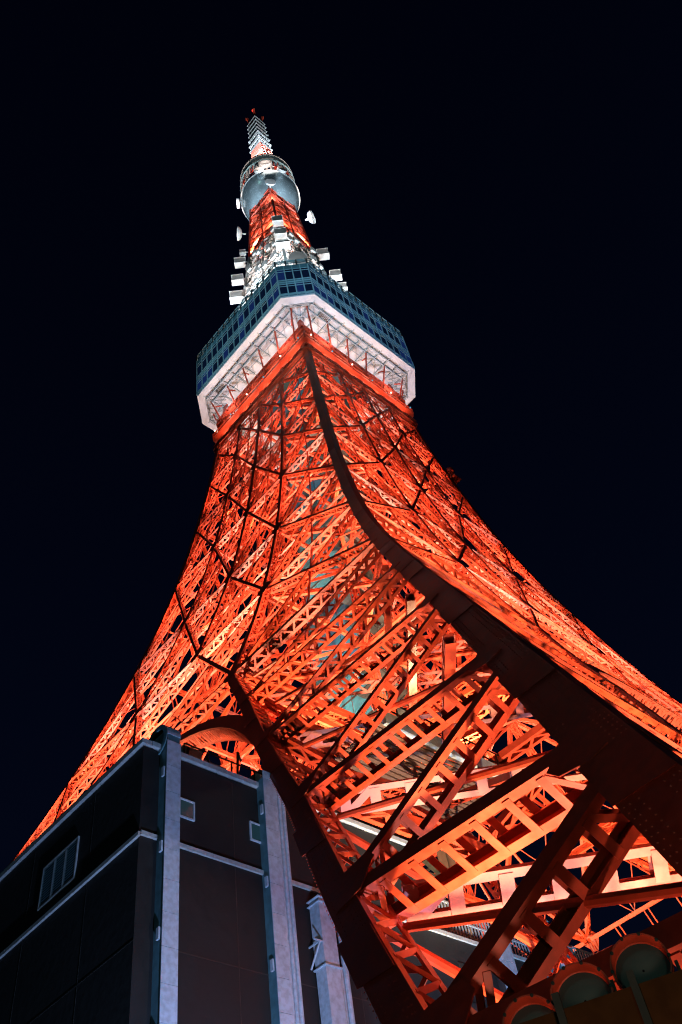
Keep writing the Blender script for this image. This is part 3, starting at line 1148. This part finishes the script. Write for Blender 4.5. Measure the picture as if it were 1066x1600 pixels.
# service platform inside the near leg
m = MB()
PX0, PX1, PY0, PY1, PZ = -37.5, -27.7, -33.0, -25.2, 28.0
m.abox(PX1, PX1 + .25, PY0 - .2, PY1 + .2, PZ - .35, PZ + .35)
m.abox(PX0, PX1, PY1, PY1 + .25, PZ - .35, PZ + .35)
m.abox(PX0, PX1, PY0 - .25, PY0, PZ - .35, PZ + .35)
m.build("platform_edge", TRIM, TOWER)
for j in range(24):
    y = PY0 + .1 + (PY1 - PY0 - .2) * (j + .5) / 24
    m = MB()
    m.abox(PX0, PX1 - .05, y - .11, y + .11, PZ - .1, PZ)
    m.build("platform_slat", SLAT, TOWER)
m = MB()
for j in range(9):
    x = PX0 + (PX1 - PX0) * (j + .5) / 9
    m.abox(x - .06, x + .06, PY0, PY1, PZ + .02, PZ + .3)
for j in range(9):
    x = PX0 + (PX1 - PX0) * j / 8
    for y in (PY0, PY1):
        m.bar((x, y, PZ + .3), (x, y, PZ + 1.4), .06, .06)
for zq in (.8, 1.4):
    m.bar((PX0, PY0, PZ + zq), (PX1, PY0, PZ + zq), .06, .06)
    m.bar((PX1, PY0, PZ + zq), (PX1, PY1, PZ + zq), .06, .06)
m.build("platform_frame", DARKM, TOWER)
# little beacon on the right corner column
m = MB()
a = A(110)
m.tube([(a + .1, -a - .1, 110), (a + .1, -a - .1, 111.5)], .35, 8)
m.lathe([(0, 111.5), (.6, 111.7), (.6, 112.5), (0, 112.9)], (a + .1, -a - .1, 0), 10)
m.abox(a - .6, a + 1.0, -a - 1.0, -a + .6, 109.7, 109.9)
m.build("corner_beacon", ORANGE, TOWER)

# concrete footings
for sx_ in (-1, 1):
    for sy_ in (-1, 1):
        for f in (nO, nL, nR, nI):
            p = f(0)
            m = MB()
            px, py = p.x * -sx_, p.y * -sy_
            m.sweep([[(px - 1.8, py - 1.8, -.2), (px + 1.8, py - 1.8, -.2), (px + 1.8, py + 1.8, -.2), (px - 1.8, py + 1.8, -.2)],
                     [(px - 1.2, py - 1.2, 1.3), (px + 1.2, py - 1.2, 1.3), (px + 1.2, py + 1.2, 1.3), (px - 1.2, py + 1.2, 1.3)]])
            m.build("footing", CONC, TOWER)

# ------------------------------------------------------------------ annexe building between the legs
BLD = thing("annexe_building", "dark multi-storey annexe with pale pilasters standing under the tower", "building")
XW, YW, ZR = -48.57, -30.34, 24.0
XB = -34.4
YF = 30.3


def bpart(name, mat, x0, x1, y0, y1, z0, z1, parent=None):
    m = MB()
    m.abox(x0, x1, y0, y1, z0, z1)
    return m.build(name, mat, parent or BLD)


bpart("wall", WALLD, XW, XB, YW, YF, 0, ZR - .25)
bpart("wall", WALLD, XB + .002, -14.0, YW, YF, 0, 20.1)
bpart("wall", WALLD, XB + .002, -24.8, -24.6, 24, 20.3, 24.6)
bpart("wall", WALLD, -14.0 + .002, 30, -22, 22, 0, 16)
# roof coping in lengths
L = 3.1
y = YW - .12
while y < YF:
    bpart("coping", TRIM, XW - .14, XW + .3, y + .01, min(y + L, YF) - .01, ZR - .19, ZR + .02)
    y += L
x = XW + .3
while x < XB:
    bpart("coping", TRIM, x + .01, min(x + L, XB) - .01, YW - .14, YW + .3, ZR - .19, ZR + .02)
    x += L
bpart("roof", CONC, XW + .3, XB, YW + .3, YF, ZR - .25, ZR - .1)
# pale string course, storey line
y = YW - .1
while y < YF:
    bpart("string_course", TRIM, XW - .1, XW - .002, y + .01, min(y + L, YF) - .01, 19.86, 20.02)
    y += L
x = XW + .02
while x < -14:
    bpart("string_course", TRIM, x + .01, min(x + L, -14) - .01, YW - .1, YW - .002, 19.94, 20.1)
    x += L
# the set-back chamfer strip beside the first pilaster and wall joints
for zj in (8, 12, 16.2):
    bpart("wall_joint", DARKM, XW - .012, XW - .002, YW, YF, zj, zj + .04)
    bpart("wall_joint", DARKM, XW + 1.4, XB, YW - .012, YW - .002, zj, zj + .04)


for xj in (-44.4, -41.9, -38.7, -36.5):
    bpart("wall_joint", DARKM, xj, xj + .03, YW - .012, YW - .002, .2, 23.6)
for yj in (-27.0, -22.4, -16.5):
    bpart("wall_joint", DARKM, XW - .012, XW - .002, yj, yj + .03, .2, 23.6)
for (xv, zv) in ((-38.2, 21.9), (-36.0, 22.3)):
    m = MB()
    m.abox(xv, xv + .5, YW - .06, YW - .003, zv, zv + .5)
    for k in range(5):
        m.abox(xv + .04, xv + .46, YW - .09, YW - .06, zv + .05 + .09 * k, zv + .09 + .09 * k)
    m.build("wall_vent", DARKM, BLD)
def pilaster(x0, x1, depth, top, rounded, w_seg=1.15):
    """pale panelled pilaster; stacked panels are parts"""
    p = MB()
    yf = YW - depth
    p.abox(x0 + .04, x1 - .04, yf + .03, YW + (.9 if rounded else -.002), 0, top - .3)
    o = p.build("pilaster", TEALST, BLD)
    z = 1.0
    while z < top - (1.1 if rounded else .3):
        z1 = min(z + w_seg, top - (.6 if rounded else 0))
        m = MB()
        m.abox(x0, x1, yf, yf + .03, z + .008, z1 - .008)
        m.build("facing_panel", PANEL, o)
        z = z1
    if rounded:
        prof = []
        rr = (depth + .9) / 2
        cy = yf + rr
        for k in range(17):
            an = math.pi - math.pi * k / 16
            prof.append((cy + rr * math.cos(an), top - .6 + rr * math.sin(an)))
        inner = [(cy + (rr - .16) * (yy - cy) / rr, top - .6 + (rr - .16) * (zz_ - top + .6) / rr) for yy, zz_ in prof]
        m = MB()
        for (a0, a1, b0, b1) in zip(prof[:-1], prof[1:], inner[:-1], inner[1:]):
            m.prism([(x0, a0[0], a0[1]), (x0, a1[0], a1[1]), (x0, b1[0], b1[1]), (x0, b0[0], b0[1])], (x1 - x0, 0, 0))
        m.build("curved_cap", PANEL, o)
        m = MB()
        m.lathe([(rr - .17, 0), (rr - .17, .3), (.01, .3)], (x0 + .02, cy, top - .6), 28, (1, 0, 0))
        m.build("cap_recess", DARKM, o)
        m = MB()
        m.lathe([(rr * .99, 0), (rr * 1.0, -.05), (rr - .2, -.05), (rr - .2, 0)], (x0 + .01, cy, top - .6), 32, (1, 0, 0))
        m.build("cap_ring", TEALST, o)
    # small light fittings along the left edge
    for k in range(7):
        zc = 4 + k * 3.1
        if zc < top - 1.6:
            m = MB()
            m.abox(x0 - .07, x0 - .002, yf + .1, yf + .25, zc - .2, zc + .2)
            m.build("bracket", PANEL, o)
    for k in range(40):
        pass
    return o


pilaster(-47.87, -47.24, .55, 24.9, True)
pilaster(-43.15, -42.55, .5, 24.4, False)
# conduits beside the second pilaster
for k in range(3):
    m = MB()
    m.tube([(-42.30 + .2 * k, YW - .18, 0), (-42.30 + .2 * k, YW - .18, 24.1)], .085, 10)
    m.build("conduit", PANEL, BLD)
# square duct, in flanged lengths
z = 0.0
while z < 19.4:
    z1 = min(z + 2.4, 19.4)
    m = MB()
    m.abox(-40.95, -40.25, YW - .65, YW - .1, z + .02, z1 - .02)
    m.abox(-41.02, -40.18, YW - .72, YW - .03, z1 - .06, z1 - .02)
    m.build("duct_section", PANEL, BLD)
    z = z1
m = MB()
m.bar((-41.1, YW - .65, 17.6), (-41.1, YW - .02, 17.6), .05, .05)
m.bar((-41.1, YW - .65, 17.6), (-41.1, YW - .02, 16.8), .05, .05)
m.bar((-40.96, YW - .65, 17.6), (-41.4, YW - .65, 17.6), .05, .05)
m.build("duct_bracket", PANEL, BLD)
for xx, zt_ in ((-39.85, 17.0), (-39.55, 23.2)):
    m = MB()
    m.tube([(xx, YW - .2, 0), (xx, YW - .2, zt_)], .12, 10)
    m.build("downpipe", PANEL, BLD)


def window(x0, x1, z0, z1):
    f = MB()
    t_ = .06
    f.abox(x0 - t_, x0, YW - .07, YW - .002, z0 - t_, z1 + t_)
    f.abox(x1, x1 + t_, YW - .07, YW - .002, z0 - t_, z1 + t_)
    f.abox(x0, x1, YW - .07, YW - .002, z1, z1 + t_)
    f.abox(x0, x1, YW - .07, YW - .002, z0 - t_, z0)
    o = f.build("window", PANEL, BLD)
    m = MB()
    m.abox(x0, x1, YW - .03, YW - .004, z0, z1)
    m.build("pane", WINGL, o)


window(-46.9, -46.3, 21.27, 21.96)
window(-43.55, -42.95, 21.33, 22.04)
# louvred window band on the left wall: three panels
f = MB()
for yy in (-26.02, -25.17, -24.33, -23.45):
    f.abox(XW - .07, XW - .002, yy - .035, yy + .035, 20.55, 22.25)
for zq in (20.5, 22.2):
    f.abox(XW - .072, XW - .002, -26.05, -23.41, zq, zq + .07)
fo = f.build("louvre_window", TRIM, BLD)
for k in range(3):
    for j in range(14):
        m = MB()
        y0 = -25.98 + .85 * k
        zc = 20.62 + 1.56 * (j + .5) / 14
        m.box((XW - .035, y0 + .42, zc), (0.022, 0, .03), (0, .38, 0), (.004, 0, -.006))
        m.build("louvre_slat", TEALST, fo)
# dark rectangles: blind windows low in the wall right of the column
for (x0, z0) in ((-32.6, 17.6), (-30.2, 17.7), (-33.2, 16.0)):
    m = MB()
    m.abox(x0, x0 + 1.3, YW - .03, YW - .003, z0, z0 + 1.3)
    m.build("shutter", DARKM, BLD)
# vertical pale strip between those bays
z = 8.0
while z < 19.5:
    m = MB()
    m.abox(-29.7, -28.9, YW - .3, YW - .002, z, z + 1.13)
    m.build("facing_panel", PANEL, BLD)
    z += 1.15

# teal glazed parapet set back on the left wing
x = XW + .35
y = YW + 1.2
while y < 5:
    m = MB()
    m.abox(x, x + .06, y + .03, y + 1.47, ZR - .1, ZR + .8)
    m.build("parapet_panel", FRAME, BLD)
    y += 1.5
# roof rail on the front, posts and clutter
rail = MB()
xx = XW + 2.2
while xx < XB - .3:
    rail.bar((xx, YW + .5, ZR), (xx, YW + .5, ZR + 1.1), .05, .05)
    xx += 1.2
rail.bar((XW + 2.2, YW + .5, ZR + 1.1), (XB - .3, YW + .5, ZR + 1.1), .05, .05)
rail.build("roof_railing", DARKM, BLD)
for k, (x0, y0, sz, h) in enumerate(((-45.6, YW + 1.3, .45, 1.5), (-44.4, YW + 1.4, .5, 1.2), (-41.6, YW + 1.2, .6, 1.6), (-39.2, YW + 1.5, .5, 1.3), (-37.2, YW + 1.3, .55, 1.7))):
    t_ = thing("rooftop_unit", ("first", "second", "third", "fourth", "fifth")[k] + " grey ventilation unit from the rounded pilaster behind the annexe roof coping", "roof unit", (x0, y0, ZR - .1), "ventilation units on the annexe roof")
    m = MB()
    m.abox(-sz, sz, -sz * .7, sz * .7, 0.1, h)
    m.abox(-sz - .05, sz + .05, -sz * .75, sz * .75, h, h + .06)
    m.build("casing", GREYST, t_)
    m = MB()
    for j in range(5):
        m.abox(-sz * .75, sz * .75, -sz * .74, -sz * .7, .3 + j * .17, .4 + j * .17)
    m.build("grille", DARKM, t_)
    m = MB()
    for q_ in (-1, 1):
        m.abox(q_ * sz * .8 - .05, q_ * sz * .8 + .05, -sz * .6, sz * .6, 0, .1)
    m.build("base", DARKM, t_)
for k in range(9):
    m = MB()
    x0 = -46 + 1.3 * k
    y0 = YW + .9 + .5 * (k % 2)
    m.tube([(x0, y0, ZR - .1), (x0 + .1, y0, ZR + 1.3 + .4 * (k % 3)), (x0 + .9, y0 + .8, ZR + 1.7 + .4 * (k % 3))], .06, 6)
    m.build("vent_pipe", DARKM, BLD)
# terrace railing on the lower wing
for (xa, xb, zb) in ((XB + .2, -14.1, 20.1),):
    xx = xa
    while xx < xb:
        m = MB()
        m.bar((xx, YW + .12, zb), (xx, YW + .12, zb + 1.6), .05, .05)
        m.build("baluster", TRIM, BLD)
        xx += .22
    for zq in (1.62, .12, .85):
        m = MB()
        m.bar((xa, YW + .12, zb + zq), (xb, YW + .12, zb + zq), .08, .07)
        m.build("handrail", TRIM, BLD)
# recessed balconies behind the terrace
for (x0, x1, zb) in ((-28.4, -25.4, 23.2), (-33.5, -31.0, 21.2)):
    m = MB()
    m.abox(x0, x1, -26.4, -24.62, zb, zb + .25)
    b_ = m.build("balcony", CONC, BLD)
    n_ = int((x1 - x0) / .18)
    m = MB()
    for k in range(n_ + 1):
        xx = x0 + (x1 - x0) * k / n_
        m.bar((xx, -26.35, zb + .25), (xx, -26.35, zb + 1.3), .04, .04)
    m.bar((x0, -26.35, zb + 1.3), (x1, -26.35, zb + 1.3), .06, .06)
    for yy in (-26.3, -25.5, -24.8):
        m.bar((x0 + .02, yy, zb + .25), (x0 + .02, yy, zb + 1.3), .04, .04)
    m.bar((x0 + .02, -26.35, zb + 1.3), (x0 + .02, -24.65, zb + 1.3), .06, .06)
    m.build("balcony_rail", TRIM, b_)
for k in range(4):
    xx = -34 + 2.6 * k
    bpart("buttress", GREYST, xx, xx + .5, -24.95, -24.61, 20.3, 24.4)
bpart("eave", TRIM, XB, -24.6, -25.4, -24.0, 24.62, 24.9)
# stair flight on the terrace
m = MB()
for k in range(14):
    m.abox(-33.8 + .3 * k, -33.5 + .3 * k, -29.4, -28.2, 20.2 + .17 * k, 20.26 + .17 * k)
m.bar((-33.8, -29.4, 20.2), (-29.6, -29.4, 22.6), .08, .3, Z)
m.bar((-33.8, -28.2, 20.2), (-29.6, -28.2, 22.6), .08, .3, Z)
m.build("stair", TEALST, BLD)
# teal hooded fans above the terrace edge
for (x0, z0, h) in ((-27.0, 18.6, 3.2), (-25.6, 18.8, 2.0), (-23.6, 18.2, 1.9)):
    m = MB()
    m.abox(x0, x0 + .8, YW - .9, YW - .12, z0, z0 + h)
    m.prism([(x0 - .05, YW - .95, z0 + h), (x0 + .85, YW - .95, z0 + h), (x0 + .85, YW - .1, z0 + h), (x0 - .05, YW - .1, z0 + h)], (0, .3, .35))
    m.build("vent_hood", TEALST, BLD)
m = MB()
m.abox(-26.1, -25.8, YW - 1.0, YW - .3, 18.8, 20.3)
m.bar((-26.0, YW - .9, 20.3), (-25.0, YW - .5, 19.3), .2, .25)
m.build("pipe_bracket", PANEL, BLD)

# ------------------------------------------------------------------ floodlight rack in the foreground
GAN = thing("lighting_rack", "brown steel rack on posts carrying round floodlights near the tower leg", "rack", (-56.3, -50.7, 0))


def to_local(o, root):
    o.location = -root.location


d_ = Vector((.458, -.889, 0)).normalized()
nn = Vector((-.889, -.458, 0)).normalized()
Pc = Vector((-56.35, -50.55, 4.63))


def loc(a, b, c):
    return Pc + d_ * a + nn * b + Z * c


m = MB()
m.box(loc(.35, .42, -.26), (d_ * 2.2 + Z * .06), nn * .05, Z * .19)
o = m.build("front_board", BROWNM, GAN); to_local(o, GAN)
m = MB()
m.box(loc(.3, .05, -.5), d_ * 2.2, nn * .3, Z * .05)
m.box(loc(.3, -.3, -.62), d_ * 2.2, nn * .04, Z * .06)
o = m.build("shelf", DARKM, GAN); to_local(o, GAN)
for a in (-1.6, -.35, .28, .86, 2.3):
    m = MB()
    p = loc(a, .5, 0)
    m.bar(Vector((p.x, p.y, 0)), loc(a, .5, .02 if a > -1 else -.1), .06, .08, nn)
    o = m.build("post", DARKM, GAN); to_local(o, GAN)
for a in (-1.0, 0.0, .57):
    m = MB()
    m.bar(loc(a, .0, -.62), loc(a + .3, .0, -.95), .05, .06, nn)
    m.bar(loc(a - .2, -.2, -.7), loc(a + .4, .1, -.85), .05, .05, nn)
    o = m.build("cross_brace", DARKM, GAN); to_local(o, GAN)
FL = [((-56.67, -49.98, 4.59), .25, "round floodlight with orange rim at the lower end of the rack"),
      ((-56.43, -50.4, 4.72), .265, "round floodlight with orange rim in the middle of the rack"),
      ((-56.17, -50.89, 4.82), .255, "round floodlight with orange rim at the raised end of the rack")]
for c_, r_, lab in FL:
    T = thing("round_floodlight", lab, "floodlight", c_, "round floodlights on the rack")
    ax = Vector((-.78, -.40, .02)).normalized()
    m = MB()
    m.lathe([(r_ * .9, -.26), (r_ * .97, -.05), (r_, .0), (r_, .16), (r_ * .95, .16), (r_ * .95, .0), (r_ * .88, -.02)], (0, 0, 0), 40, ax)
    m.build("hood", ORANGE, T, smooth=False)
    lamp("hood_fill", 'SPOT', Vector(c_) + ax * .3 - Z * .12 + Vector((.1, -.2, 0)) * .4, Vector(c_) + ax * .08 + Z * .25, 2.0, WARM, 90, .6, .03)  # tiny added fill that lights the inside of the hood
    m = MB()
    m.lathe([(r_ * .93, -.01), (r_ * .5, .0), (.01, .002)], (0, 0, 0), 40, ax)
    m.build("lens", LENS, T, smooth=True)
    m = MB()
    m.lathe([(r_ * .9, -.26), (r_ * .7, -.42), (.01, -.46)], (0, 0, 0), 32, ax)
    m.build("housing", DARKM, T, smooth=True)
    m = MB()
    A_ = ax.to_track_quat('Z', 'Y').to_matrix()
    for k in range(10):
        an = 2 * math.pi * k / 10
        p = A_ @ Vector((r_ * .965 * math.cos(an), r_ * .965 * math.sin(an), .155))
        m.lathe([(.016, 0), (.016, .012), (.0, .014)], p, 8, ax)
    m.build("bolt", DARKM, T, kind='stuff')
    m = MB()
    q = ax.cross(Z).normalized()
    for s in (-1, 1):
        m.bar(q * s * (r_ + .03), q * s * (r_ + .03) - Z * (r_ + .14), .03, .05, ax)
    m.bar(q * (r_ + .03) - Z * (r_ + .13), -q * (r_ + .03) - Z * (r_ + .13), .05, .03, ax)
    m.build("yoke", DARKM, T)
